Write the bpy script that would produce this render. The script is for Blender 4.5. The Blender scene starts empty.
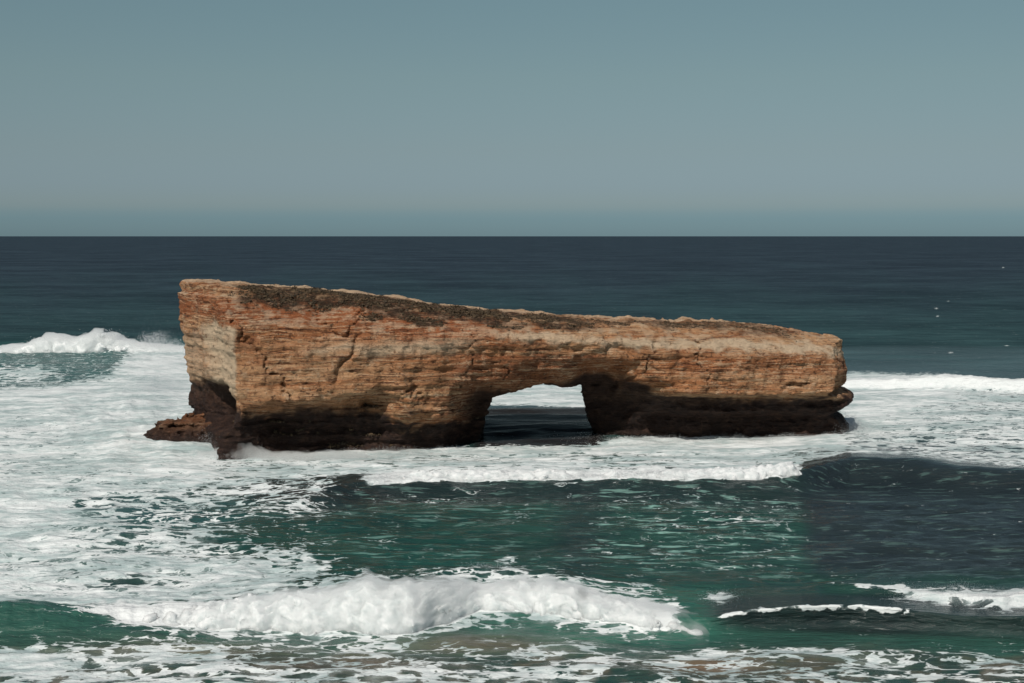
import bpy, math, random
import numpy as np
from mathutils import Vector

R = math.radians
sc = bpy.context.scene
COL = sc.collection
random.seed(7)
RNG = np.random.default_rng(7)

# ------------------------------------------------------------------ camera
CAM_H = 30.0
F_PX = 1422.2                      # 50 mm lens on a 36 mm wide frame, 1024 px
PITCH = math.atan((341.5 - 235.6) / F_PX)
cam_d = bpy.data.cameras.new("camera")
cam_d.lens = 50.0
cam_d.sensor_width = 36.0
cam_d.clip_start = 0.5
cam_d.clip_end = 200000.0
cam = bpy.data.objects.new("camera", cam_d)
COL.objects.link(cam)
cam.location = (0, 0, CAM_H)
cam.rotation_euler = (math.pi / 2 - PITCH, 0, 0)
sc.camera = cam

# ------------------------------------------------------------------ sky and sun
SUN_EL, SUN_AZ = 46.0, 203.0       # azimuth clockwise from +Y: behind the camera, to its left
w = bpy.data.worlds.new("World")
sc.world = w
w.use_nodes = True
nt = w.node_tree
nt.nodes.clear()
N = nt.nodes.new
sky = N('ShaderNodeTexSky')
sky.sky_type = 'NISHITA'
sky.sun_disc = False
sky.sun_elevation = R(SUN_EL)
sky.sun_rotation = R(SUN_AZ)
sky.altitude = 0
sky.air_density = 0.6
sky.dust_density = 0.5
sky.ozone_density = 1.0
bg = N('ShaderNodeBackground')
bg.inputs['Strength'].default_value = 0.069
out = N('ShaderNodeOutputWorld')
hs = N('ShaderNodeHueSaturation')
hs.inputs['Saturation'].default_value = 1.0
nt.links.new(sky.outputs['Color'], hs.inputs['Color'])
# a thin bank of sea haze lying on the horizon
tc = N('ShaderNodeTexCoord')
sx = N('ShaderNodeSeparateXYZ')
nt.links.new(tc.outputs['Generated'], sx.inputs[0])
rp = N('ShaderNodeValToRGB')
els = rp.color_ramp.elements
els[0].position = 0.0
els[0].color = (0.44, 0.60, 0.69, 1)
els[1].position = 0.45
els[1].color = (1.0, 1.03, 0.88, 1)
for pos, c in ((0.0135, (0.44, 0.585, 0.665, 1)), (0.021, (0.58, 0.63, 0.645, 1)), (0.034, (0.63, 0.66, 0.66, 1)), (0.06, (0.75, 0.735, 0.635, 1)),
               (0.108, (0.93, 0.915, 0.68, 1)), (0.16, (1.04, 1.06, 0.755, 1))):
    e = els.new(pos)
    e.color = c
nt.links.new(sx.outputs['Z'], rp.inputs['Fac'])
mx = N('ShaderNodeMix')
mx.data_type = 'RGBA'
mx.blend_type = 'MULTIPLY'
mx.inputs['Factor'].default_value = 1.0
nt.links.new(hs.outputs['Color'], mx.inputs[6])
nt.links.new(rp.outputs['Color'], mx.inputs[7])
nt.links.new(mx.outputs[2], bg.inputs['Color'])
nt.links.new(bg.outputs[0], out.inputs[0])

sd = bpy.data.lights.new("sun", 'SUN')
sd.energy = 3.9
sd.angle = R(0.6)
sd.color = (1.0, 0.93, 0.84)
so = bpy.data.objects.new("sun", sd)
COL.objects.link(so)
_e, _a = R(SUN_EL), R(SUN_AZ)
sdir = Vector((math.sin(_a) * math.cos(_e), math.cos(_a) * math.cos(_e), math.sin(_e)))
so.rotation_euler = sdir.to_track_quat('Z', 'Y').to_euler()
so.location = (-60, -100, 150)

vs = sc.view_settings
vs.view_transform = 'Standard'
vs.look = 'None'
vs.exposure = 0.0
vs.gamma = 1.0
vs.use_curve_mapping = False

# ------------------------------------------------------------------ noise
_r = np.random.default_rng(11)
PERM = np.concatenate([_r.permutation(256)] * 3).astype(np.int32)
_g = _r.normal(size=(256, 3))
GRAD = (_g / np.linalg.norm(_g, axis=1)[:, None]).astype(np.float32)


def pn3(x, y, z):
    x = np.asarray(x, np.float32); y = np.asarray(y, np.float32); z = np.asarray(z, np.float32)
    xi = np.floor(x).astype(np.int32); yi = np.floor(y).astype(np.int32); zi = np.floor(z).astype(np.int32)
    xf = x - xi; yf = y - yi; zf = z - zi
    u = xf * xf * xf * (xf * (xf * 6 - 15) + 10)
    v = yf * yf * yf * (yf * (yf * 6 - 15) + 10)
    ww = zf * zf * zf * (zf * (zf * 6 - 15) + 10)
    xi &= 255; yi &= 255; zi &= 255
    res = 0
    for dx in (0, 1):
        a = PERM[xi + dx]
        wx = u if dx else 1 - u
        for dy in (0, 1):
            b = PERM[a + yi + dy]
            wy = v if dy else 1 - v
            for dz in (0, 1):
                g = GRAD[PERM[b + zi + dz]]
                d = g[..., 0] * (xf - dx) + g[..., 1] * (yf - dy) + g[..., 2] * (zf - dz)
                res = res + d * wx * wy * (ww if dz else 1 - ww)
    return res * 1.5


def pn2(x, y, s=0.0):
    return pn3(x, y, np.full_like(np.asarray(x, np.float32), 0.37 + s * 7.31))


def fbm3(x, y, z, o=3):
    r, a = 0, 1.0
    for k in range(o):
        r = r + a * pn3(x * 2 ** k + 13.1 * k, y * 2 ** k + 5.7 * k, z * 2 ** k + 9.2 * k)
        a *= 0.5
    return r


def fbm2(x, y, o=3, s=0.0):
    r, a = 0, 1.0
    for k in range(o):
        r = r + a * pn2(x * 2 ** k + 17.3 * k, y * 2 ** k + 3.1 * k, s)
        a *= 0.5
    return r


def sst(a, b, x):
    t = np.clip((x - a) / (b - a), 0, 1)
    return t * t * (3 - 2 * t)


def interp(x, pts):
    p = np.array(pts, float)
    return np.interp(x, p[:, 0], p[:, 1])


# ------------------------------------------------------------------ photo to ground
CT, ST = math.cos(PITCH), math.sin(PITCH)


def row_slope(py):                 # drop per metre of ground distance along an image row
    yc = -(np.asarray(py, float) - 341.5) / F_PX
    return (ST - yc * CT) / (CT + yc * ST)


def row_z(py, Y):
    return CAM_H - row_slope(py) * Y


def col_ratio(px, py):             # X / Y along an image column
    yc = -(np.asarray(py, float) - 341.5) / F_PX
    return ((np.asarray(px, float) - 512) / F_PX) / (CT + yc * ST)


# ------------------------------------------------------------------ mesh helpers
def mesh_np(name, co, quads, mat=None, smooth=True):
    me = bpy.data.meshes.new(name)
    n, m, k = len(co), len(quads), quads.shape[1]
    me.vertices.add(n)
    me.vertices.foreach_set("co", np.ascontiguousarray(co, np.float32).ravel())
    me.loops.add(m * k)
    me.loops.foreach_set("vertex_index", np.ascontiguousarray(quads, np.int32).ravel())
    me.polygons.add(m)
    me.polygons.foreach_set("loop_start", np.arange(0, m * k, k, dtype=np.int32))
    me.polygons.foreach_set("use_smooth", np.full(m, smooth, dtype=bool))
    me.update(calc_edges=True)
    if mat:
        me.materials.append(mat)
    return me


def fattr(me, name, val):
    a = me.attributes.new(name, 'FLOAT', 'POINT')
    a.data.foreach_set("value", np.ascontiguousarray(val, np.float32))


def cattr(me, name, val):
    a = me.attributes.new(name, 'FLOAT_COLOR', 'POINT')
    v = np.ones((len(val), 4), np.float32)
    v[:, :3] = val
    a.data.foreach_set("color", v.ravel())


def link(name, me, loc=(0, 0, 0), rz=0.0, parent=None, **props):
    o = bpy.data.objects.new(name, me)
    COL.objects.link(o)
    o.location = loc
    o.rotation_euler = (0, 0, rz)
    if parent:
        o.parent = parent
    for k, v in props.items():
        o[k] = v
    return o


def surface_nets(f, origin, h):
    nx, ny, nz = f.shape
    s = f < 0
    cnt = np.zeros((nx - 1, ny - 1, nz - 1), np.int8)
    for i in (0, 1):
        for j in (0, 1):
            for k in (0, 1):
                cnt += s[i:nx - 1 + i, j:ny - 1 + j, k:nz - 1 + k]
    act = (cnt > 0) & (cnt < 8)
    ii, jj, kk = np.nonzero(act)
    idx = np.full(act.shape, -1, np.int32)
    idx[ii, jj, kk] = np.arange(len(ii))
    acc = np.zeros((len(ii), 3), np.float32)
    n = np.zeros(len(ii), np.float32)
    cor = [(a, b, c) for a in (0, 1) for b in (0, 1) for c in (0, 1)]
    for a in cor:
        for ax in range(3):
            if a[ax]:
                continue
            b = list(a); b[ax] = 1
            fa = f[ii + a[0], jj + a[1], kk + a[2]]
            fb = f[ii + b[0], jj + b[1], kk + b[2]]
            m = (fa < 0) != (fb < 0)
            t = np.where(m, fa / np.where(m, fa - fb, 1), 0)
            p = np.zeros((len(ii), 3), np.float32)
            for q in range(3):
                p[:, q] = a[q]
            p[:, ax] += t
            acc += p * m[:, None]
            n += m
    co = (acc / n[:, None] + np.stack([ii, jj, kk], 1)) * h + np.array(origin)
    quads = []
    for ax in range(3):
        sl0 = [slice(1, -1)] * 3; sl1 = [slice(1, -1)] * 3
        sl0[ax] = slice(0, f.shape[ax] - 1); sl1[ax] = slice(1, f.shape[ax])
        A, B = s[tuple(sl0)], s[tuple(sl1)]
        ch = A != B
        e = np.stack(np.nonzero(ch), 1)
        o = e + 1
        o[:, ax] = e[:, ax]
        o1, o2 = [(1, 2), (2, 0), (0, 1)][ax]

        def cell(d1, d2):
            q = o.copy()
            q[:, o1] -= d1; q[:, o2] -= d2
            return idx[q[:, 0], q[:, 1], q[:, 2]]
        qd = np.stack([cell(0, 0), cell(1, 0), cell(1, 1), cell(0, 1)], 1)
        fl = B[ch]
        qd[fl] = qd[fl][:, ::-1]
        quads.append(qd)
    quads = np.concatenate(quads)
    quads = quads[(quads >= 0).all(1)]
    return co.astype(np.float32), quads


def vnormals(me):
    n = np.zeros(len(me.vertices) * 3, np.float32)
    me.vertex_normals.foreach_get("vector", n)
    return n.reshape(-1, 3)


# ------------------------------------------------------------------ node helpers
class NT:
    def __init__(self, name):
        self.m = bpy.data.materials.new(name)
        self.m.use_nodes = True
        self.t = self.m.node_tree
        self.b = self.t.nodes['Principled BSDF']

    def new(self, t, **kw):
        n = self.t.nodes.new(t)
        for k, v in kw.items():
            setattr(n, k, v)
        return n

    def link(self, a, b):
        self.t.links.new(a, b)

    def put(self, sock, v):
        if hasattr(v, 'is_linked') or isinstance(v, bpy.types.NodeSocket):
            self.link(v, sock)
        else:
            sock.default_value = v

    def attr(self, name, out='Fac'):
        n = self.new('ShaderNodeAttribute', attribute_name=name)
        return n.outputs[out]

    def pos(self):
        return self.new('ShaderNodeTexCoord').outputs['Object']

    def mapv(self, v, scale):
        n = self.new('ShaderNodeMapping')
        n.inputs['Scale'].default_value = scale
        self.link(v, n.inputs['Vector'])
        return n.outputs[0]

    def noise(self, v, scale, detail=3, rough=0.5, dist=0.0, out='Fac'):
        n = self.new('ShaderNodeTexNoise')
        n.inputs['Scale'].default_value = scale
        n.inputs['Detail'].default_value = detail
        n.inputs['Roughness'].default_value = rough
        n.inputs['Distortion'].default_value = dist
        self.link(v, n.inputs['Vector'])
        return n.outputs[out]

    def vor(self, v, scale, feature='DISTANCE_TO_EDGE', out='Distance'):
        n = self.new('ShaderNodeTexVoronoi', feature=feature)
        n.inputs['Scale'].default_value = scale
        self.link(v, n.inputs['Vector'])
        return n.outputs[out]

    def math(self, op, a, b=0.0, c=None, clamp=False):
        n = self.new('ShaderNodeMath', operation=op, use_clamp=clamp)
        self.put(n.inputs[0], a)
        self.put(n.inputs[1], b)
        if c is not None:
            self.put(n.inputs[2], c)
        return n.outputs[0]

    def ss(self, v, a, b, lo=0.0, hi=1.0):
        n = self.new('ShaderNodeMapRange', interpolation_type='SMOOTHSTEP')
        self.put(n.inputs['Value'], v)
        self.put(n.inputs['From Min'], a)
        self.put(n.inputs['From Max'], b)
        self.put(n.inputs['To Min'], lo)
        self.put(n.inputs['To Max'], hi)
        return n.outputs[0]

    def mix(self, f, a, b, mode='MIX'):
        n = self.new('ShaderNodeMix', data_type='RGBA', blend_type=mode)
        self.put(n.inputs[0], f)
        self.put(n.inputs[6], (*a, 1) if isinstance(a, tuple) and len(a) == 3 else a)
        self.put(n.inputs[7], (*b, 1) if isinstance(b, tuple) and len(b) == 3 else b)
        return n.outputs[2]

    def vadd(self, a, b, s=1.0):
        sc_ = self.new('ShaderNodeVectorMath', operation='SCALE')
        self.link(b, sc_.inputs[0])
        sc_.inputs['Scale'].default_value = s
        ad = self.new('ShaderNodeVectorMath', operation='ADD')
        self.link(a, ad.inputs[0])
        self.link(sc_.outputs[0], ad.inputs[1])
        return ad.outputs[0]

    def bump(self, h, dist, strength=1.0, n0=None):
        n = self.new('ShaderNodeBump')
        n.inputs['Distance'].default_value = dist
        self.put(n.inputs['Strength'], strength)
        self.link(h, n.inputs['Height'])
        if n0 is not None:
            self.link(n0, n.inputs['Normal'])
        return n.outputs[0]


# ------------------------------------------------------------------ materials
def water_material():
    M = NT("sea_water")
    p = M.pos()
    foam = M.attr("foam")
    wc = M.attr("water_colour", 'Color')
    ps = M.mapv(p, (0.55, 1.0, 1.0))
    warp = M.noise(ps, 0.22, 3, 0.55, out='Color')
    pw = M.vadd(ps, warp, 4.0)
    warp2 = M.noise(ps, 1.3, 3, 0.6, out='Color')
    pw2 = M.vadd(pw, warp2, 1.0)
    e1 = M.vor(pw2, 0.55)
    e2 = M.vor(pw2, 1.7)
    lace1 = M.ss(e1, 0.0, 0.26, 1.0, 0.0)
    lace2 = M.ss(e2, 0.0, 0.26, 1.0, 0.0)
    nz = M.noise(pw, 0.55, 8, 0.68)
    a = M.math('MULTIPLY', lace1, 0.40)
    b = M.math('MULTIPLY_ADD', lace2, 0.22, a)
    n = M.math('MULTIPLY_ADD', nz, 0.80, b)
    n = M.math('SUBTRACT', n, 0.12)
    hi = M.math('MULTIPLY_ADD', foam, -0.86, 1.08)
    lo = M.math('SUBTRACT', hi, 0.15)
    mask = M.ss(n, lo, hi)
    # thin scum between the streaks
    big = M.noise(M.mapv(pw, (0.10, 0.16, 0.3)), 1.0, 5, 0.62)
    film = M.math('MULTIPLY', M.ss(foam, 0.35, 0.95), M.ss(big, 0.32, 0.62, 0.35, 0.92))
    tot = M.math('MAXIMUM', mask, M.math('MULTIPLY', film, 0.6))
    # dense foam is whiter, old foam greyer
    mot = M.noise(M.mapv(p, (0.06, 0.13, 0.3)), 1.0, 6, 0.66)
    fine = M.noise(M.mapv(p, (0.55, 0.95, 1.0)), 1.0, 5, 0.65)
    gv = M.math('MULTIPLY_ADD', fine, 0.40, M.math('MULTIPLY', mot, 0.60))
    fc = M.mix(M.ss(gv, 0.40, 0.60), (0.36, 0.45, 0.455), (0.72, 0.76, 0.765))
    fresh = M.attr("fresh")
    fc = M.mix(fresh, fc, (0.74, 0.77, 0.775))
    # subtle variation of the water itself
    wv = M.noise(M.mapv(p, (0.05, 0.12, 0.1)), 1.0, 6, 0.68)
    far = M.noise(M.mapv(p, (0.008, 0.010, 0.1)), 1.0, 9, 0.74)
    wv = M.math('MULTIPLY_ADD', far, 0.6, M.math('MULTIPLY', wv, 0.4))
    wcv = M.mix(M.ss(wv, 0.36, 0.64), M.mix(1.0, wc, (0.66, 0.66, 0.70), 'MULTIPLY'), M.mix(1.0, wc, (1.26, 1.30, 1.28), 'MULTIPLY'))
    # ripple highlights and dark troughs painted into the water colour on open faces
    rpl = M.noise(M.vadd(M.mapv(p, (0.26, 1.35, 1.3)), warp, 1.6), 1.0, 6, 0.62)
    wcv = M.mix(M.math('MULTIPLY', M.attr("ripple_glint"), M.ss(rpl, 0.545, 0.63)), wcv, (0.19, 0.34, 0.30))
    wcv = M.mix(M.math('MULTIPLY', M.attr("ripple_glint"), M.ss(rpl, 0.34, 0.47, 0.75, 0.0)), wcv, (0.012, 0.026, 0.024))
    wcv = M.mix(film, wcv, (0.40, 0.50, 0.50))
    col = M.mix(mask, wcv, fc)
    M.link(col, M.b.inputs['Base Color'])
    M.link(M.ss(tot, 0.2, 0.8, 0.16, 0.85), M.b.inputs['Roughness'])
    sp = M.attr("gloss")
    M.link(M.math('MULTIPLY', sp, M.ss(tot, 0.2, 0.8, 1.0, 0.3)), M.b.inputs['Specular IOR Level'])
    rp_ = M.noise(M.mapv(p, (0.55, 1.5, 2.8)), 1.0, 5, 0.6, 0.4)
    rq = M.noise(M.mapv(p, (0.06, 0.17, 0.5)), 1.0, 4, 0.6, 0.3)
    n1 = M.bump(rq, 2.2, M.attr("rough_sea"))
    n2 = M.bump(rp_, 0.35, M.ss(tot, 0.3, 0.9, 0.9, 0.5), n1)
    n3 = M.bump(M.noise(p, 2.6, 4, 0.65), 0.12, M.ss(tot, 0.1, 0.8, 0.1, 0.9), n2)
    M.link(n3, M.b.inputs['Normal'])
    return M.m


def foam_material():
    M = NT("white_foam")
    p = M.pos()
    n = M.noise(p, 1.3, 5, 0.6)
    M.link(M.mix(M.ss(n, 0.35, 0.62), (0.56, 0.605, 0.61), (0.70, 0.725, 0.73)), M.b.inputs['Base Color'])
    M.b.inputs['Roughness'].default_value = 0.9
    M.b.inputs['Specular IOR Level'].default_value = 0.2
    M.b.inputs['Subsurface Weight'].default_value = 1.0
    M.b.inputs['Subsurface Radius'].default_value = (1.0, 1.0, 1.0)
    M.b.inputs['Subsurface Scale'].default_value = 1.1
    M.link(M.bump(M.noise(p, 3.0, 6, 0.7), 0.16, 0.7), M.b.inputs['Normal'])
    return M.m


def mist_material(name, dens):
    M = NT(name)
    M.t.nodes.remove(M.b)
    v = M.new('ShaderNodeVolumePrincipled')
    v.inputs['Color'].default_value = (0.99, 1.0, 1.0, 1)
    v.inputs['Density'].default_value = dens
    v.inputs['Anisotropy'].default_value = 0.2
    o = [n for n in M.t.nodes if n.type == 'OUTPUT_MATERIAL'][0]
    M.link(v.outputs[0], o.inputs['Volume'])
    return M.m


def rock_material():
    M = NT("layered_limestone")
    p = M.pos()
    sz = M.new('ShaderNodeSeparateXYZ')
    M.link(p, sz.inputs[0])
    wob = M.noise(M.mapv(p, (0.10, 0.10, 0.25)), 1.0, 4, 0.55)
    zz = M.math('MULTIPLY_ADD', wob, 1.0, sz.outputs['Z'])
    cz = M.new('ShaderNodeCombineXYZ')
    M.link(M.math('MULTIPLY', sz.outputs['X'], 0.035), cz.inputs[0])
    M.link(M.math('MULTIPLY', sz.outputs['Y'], 0.035), cz.inputs[1])
    M.link(zz, cz.inputs[2])
    beds = M.noise(cz.outputs[0], 1.6, 5, 0.7)
    broad = M.noise(cz.outputs[0], 0.38, 2, 0.5)
    blotch = M.noise(M.mapv(p, (0.20, 0.20, 0.32)), 1.0, 5, 0.62, 0.5)
    grain = M.noise(p, 2.2, 6, 0.7)
    cream = (0.68, 0.395, 0.21)
    tan_ = (0.54, 0.222, 0.092)
    rust = (0.42, 0.15, 0.058)
    c = M.mix(M.ss(broad, 0.36, 0.62), tan_, cream)
    strip = M.noise(M.vadd(cz.outputs[0], M.noise(p, 0.9, 4, 0.6, out='Color'), 0.13), 4.2, 5, 0.75)
    c = M.mix(M.math('MULTIPLY', M.ss(beds, 0.50, 0.68), 0.75), c, rust)
    c = M.mix(M.math('MULTIPLY', M.ss(blotch, 0.50, 0.66), 0.55), c, (0.44, 0.18, 0.075))
    # zones of the cliff: soil, then stains with painted shade
    c = M.mix(M.math('MULTIPLY', M.attr("soil"), M.ss(grain, 0.3, 0.6, 0.55, 1.0)), c, (0.43, 0.142, 0.055))
    c = M.mix(M.math('MULTIPLY', M.attr("stain_shade"), M.ss(blotch, 0.38, 0.60, 0.55, 0.95)), c, (0.27, 0.098, 0.048))
    lines = M.noise(M.vadd(cz.outputs[0], M.noise(p, 1.6, 3, 0.6, out='Color'), 0.05), 8.5, 3, 0.6)
    part = M.ss(M.noise(M.mapv(p, (0.12, 0.12, 0.5)), 1.0, 3, 0.5), 0.38, 0.55)
    c = M.mix(M.math('MULTIPLY', part, M.ss(lines, 0.57, 0.61, 0.0, 0.9)), c, (0.10, 0.038, 0.022))
    c = M.mix(M.math('MULTIPLY', part, M.ss(lines, 0.40, 0.435, 0.75, 0.0)), c, (0.78, 0.56, 0.36))
    # dark pits and lichen specks
    pit = M.vor(M.vadd(p, M.noise(p, 0.8, 3, out='Color'), 0.8), 1.5, 'F1')
    c = M.mix(M.math('MULTIPLY', M.ss(pit, 0.16, 0.30, 0.7, 0.0), M.ss(blotch, 0.42, 0.58)), c, (0.075, 0.042, 0.028))
    c = M.mix(M.ss(strip, 0.56, 0.61, 0.0, 0.85), c, (0.115, 0.044, 0.024))
    c = M.mix(M.ss(strip, 0.38, 0.44, 0.7, 0.0), c, (0.76, 0.54, 0.34))
    mott = M.noise(M.mapv(p, (0.7, 0.7, 1.1)), 1.0, 7, 0.75)
    c = M.mix(M.ss(mott, 0.34, 0.44, 0.75, 0.0), c, (0.10, 0.04, 0.022))
    c = M.mix(M.ss(mott, 0.54, 0.66, 0.0, 0.6), c, (0.76, 0.56, 0.37))
    c = M.mix(M.ss(grain, 0.33, 0.42, 0.6, 0.0), c, (0.09, 0.04, 0.024))
    c = M.mix(M.math('MULTIPLY', M.attr("pale"), M.math('MULTIPLY', M.ss(blotch, 0.34, 0.50, 0.75, 1.0), M.ss(mott, 0.34, 0.45, 0.15, 0.95))), c, (0.80, 0.62, 0.43))
    # scrub litter on the top
    scr = M.math('MULTIPLY', M.attr("scrub"), M.ss(mott, 0.44, 0.64, 1.0, 0.45))
    c = M.mix(scr, c, (0.060, 0.036, 0.022))
    # splash zone, plus the shade of undercut, cave and hollows painted dark
    wet_shade = M.math('MULTIPLY', M.attr("wet_shade"), M.ss(grain, 0.58, 0.74, 1.0, 0.62))
    c = M.mix(wet_shade, c, M.mix(M.ss(mott, 0.45, 0.62), (0.036, 0.020, 0.016), (0.080, 0.044, 0.031)))
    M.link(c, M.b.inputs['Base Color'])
    M.link(M.ss(M.attr("wet_shade"), 0.0, 1.0, 0.95, 0.6), M.b.inputs['Roughness'])
    M.b.inputs['Specular IOR Level'].default_value = 0.25
    b1 = M.bump(M.math('ADD', M.math('MULTIPLY_ADD', lines, -0.5, beds), M.math('MULTIPLY', strip, -1.5)), 1.3, 1.0)
    b2 = M.bump(M.math('ADD', grain, mott), 0.34, 1.0, b1)
    M.link(b2, M.b.inputs['Normal'])
    return M.m


def scrub_material():
    M = NT("coastal_scrub_leaves")
    v = M.attr("tint")
    M.link(M.mix(v, (0.028, 0.021, 0.013), (0.115, 0.075, 0.038)), M.b.inputs['Base Color'])
    M.b.inputs['Roughness'].default_value = 0.85
    return M.m


MAT_WATER = water_material()
MAT_FOAM = foam_material()
MAT_ROCK = rock_material()
MAT_MIST = mist_material("fine_spray_air", 0.85)
MAT_MIST_FAR = mist_material("drifting_spray_air", 0.5)
sc.cycles.volume_bounces = 6
MAT_SCRUB = scrub_material()

# ------------------------------------------------------------------ the sea arch (rock frame: u along the face, w into the rock, z up)
AX, AY = -38.0, 190.5
PHI = math.atan2(18.0, 89.0)
CP, SP = math.cos(PHI), math.sin(PHI)


def u_of_px(px, py=400.0, wv=0.0):
    r = col_ratio(px, py)
    # (AX + u CP - w SP) = r (AY + u SP + w CP)
    return (r * (AY + wv * CP) - AX + wv * SP) / (CP - r * SP)


def depth_y(u, wv):
    return AY + u * SP + wv * CP


SECTIONS = {
    240: [(290, 9), (300, 6), (312, 2.5), (325, .5), (332, 0), (370, -.3), (395, -.2), (410, .3), (425, 1.4), (440, 1.5), (470, 1.5)],
    270: [(290, 9), (303, 6.5), (315, 3), (326, .5), (345, 0), (380, -.3), (398, -.7), (405, -.3), (409, 1.6), (415, 3.6), (430, 5.0), (470, 5.0)],
    330: [(293, 9), (308, 5.5), (318, 3), (328, 1), (340, .2), (370, 0), (392, -.6), (399, -.6), (404, .6), (408, 3.0), (415, 4), (430, 5.6), (470, 5.6)],
    370: [(296, 9), (310, 5), (322, 3), (334, 1), (345, .3), (370, .2), (388, -.2), (394, .2), (399, 2.8), (412, 3.6), (430, 5.8), (470, 6)],
    410: [(302, 9), (314, 5), (325, 2), (336, .3), (350, 0), (380, .2), (402, 0), (417, .4), (423, 2.4), (432, 4.2), (470, 5)],
    450: [(307, 9), (318, 5), (328, 2), (337, .3), (348, .3), (365, .9), (385, 1.7), (405, 2.0), (415, 2.6), (422, 5), (435, 6.5), (470, 7)],
    485: [(311, 9), (320, 5), (330, 1.5), (338, .2), (345, .3), (360, 1.2), (380, 2.7), (390, 6.5), (402, 10), (470, 12)],
    540: [(314, 9), (322, 5), (331, 1.5), (339, 0), (346, .2), (358, 1.0), (370, 2.0), (382, 3.4), (395, 7), (470, 9)],
    580: [(317, 9), (324, 5), (333, 1.5), (340, 0), (348, .3), (358, 1.0), (368, 2.0), (376, 4.5), (390, 8), (470, 9)],
    597: [(317.5, 9), (324.5, 5), (333.5, 1.5), (341, 0), (350, .2), (358, .8), (363, 3.5), (380, 8), (400, 10.5), (470, 12.5)],
    615: [(318, 9), (325, 5), (334, 1.5), (342, 0), (355, 0), (362, .4), (367, 4), (380, 8), (400, 10.5), (420, 11), (470, 12.5)],
    648: [(318, 9), (326, 6), (337, 2), (346, .2), (360, 0), (376, 0), (381, .6), (386, 5), (405, 8), (425, 8.8), (470, 10)],
    700: [(319.5, 9), (328, 6.5), (341, 2.2), (350, .4), (366, 0), (389, -.5), (394.5, -.2), (398, 3.4), (408, 3.7), (412, 3.6), (417, 6.5), (470, 8)],
    672: [(319, 9), (327, 6.5), (340, 2.2), (349, .4), (365, 0), (388, -.3), (394, .1), (398, 4.5), (408, 6), (412, 7), (417, 9), (470, 10.5)],
    760: [(324, 10), (333, 7), (346, 2.5), (356, .5), (372, .2), (390, -.5), (394.5, -.3), (397.5, 2.6), (404, 2.9), (412, 3.2), (417, 6), (470, 7)],
    830: [(334, 10), (340, 7), (348, 3), (354, 1.5), (370, .8), (390, 0), (396, .8), (401, 3), (412, 3.2), (417, 5.0), (438, 5.0), (470, 4.5)],
}
TOP_ROWS = [(175, 284), (185, 282.5), (200, 281.5), (240, 284), (280, 286.5), (340, 290.5), (400, 298), (430, 303), (480, 309),
            (530, 312.5), (580, 317), (620, 318), (700, 319), (760, 324), (800, 329.5), (822, 335), (840, 343), (852, 350)]
H = 0.24
gu = np.arange(-22, 104, H, dtype=np.float32)
gw = np.arange(-4, 34, H, dtype=np.float32)
gz = np.arange(-2.6, 24.5, H, dtype=np.float32)

# front face map w_front(u, z)
us, curves = [], []
for px_, tab in sorted(SECTIONS.items()):
    u0 = float(u_of_px(px_))
    t = np.array(tab, float)
    zz_ = row_z(t[:, 0], depth_y(u0, t[:, 1]))
    o = np.argsort(zz_)
    us.append(u0)
    curves.append(np.interp(gz, zz_[o], t[o, 1], left=t[-1, 1], right=None))
    top = zz_.max()
    wtop = t[0, 1]
    k = gz > top
    curves[-1][k] = wtop + (gz[k] - top) * 4.0
us = np.array(us); curves = np.array(curves)
WF = np.empty((len(gu), len(gz)), np.float32)
for k in range(len(gz)):
    WF[:, k] = np.interp(gu, us, curves[:, k])
# jagged joints along the face, so that the interpolated sections do not read as a smooth sweep
U2, Z2 = np.meshgrid(gu, gz, indexing='ij')
jn = fbm2(U2 * 0.20, Z2 * 0.09, 5, 1.0)
WF += (jn * 0.9).astype(np.float32)
cr = np.abs(pn2(U2 * 0.13 + 0.22 * fbm2(U2 * 0.3, Z2 * 0.5, 3, 2.2), Z2 * 0.03, 3.0))
WF += (np.exp(-(cr / 0.013) ** 2) * 0.9 * sst(6, 9, Z2)).astype(np.float32)
# one deep leaning crack above the dark hollow (photo column 340)
uc = u_of_px(352, 345) - (14.5 - Z2) * 0.62 + 0.9 * fbm2(U2 * 0.1, Z2 * 0.5, 3, 2.7)
WF += (np.exp(-((U2 - uc) / 0.34) ** 2) * 0.8 * sst(9.0, 11, Z2) * (1 - sst(15.5, 17, Z2))).astype(np.float32)
# the dark hollow under it
WF += (np.exp(-((U2 - u_of_px(367, 402)) / 3.0) ** 2 - ((Z2 - 6.8) / 1.3) ** 2) * 2.2).astype(np.float32)
# bedding: long ledges standing out and set back
zw = Z2 + 0.55 * pn2(U2 * 0.05, Z2 * 0.1, 4.0) + 0.02 * U2 * 0.6
bed = .45 * pn2(zw * 0.55, U2 * 0.015, 5.0) + 0.8 * pn2(zw * 1.3, U2 * 0.03, 6.0) + 0.6 * pn2(zw * 2.6, U2 * 0.05, 6.5)
bedamp = 0.24 + 0.16 * (1 - sst(8.5, 12.0, Z2)) * (1 - sst(45, 60, U2)) + 0.12 * (1 - sst(6, 8, Z2))
WF += (bed * bedamp).astype(np.float32)

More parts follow.
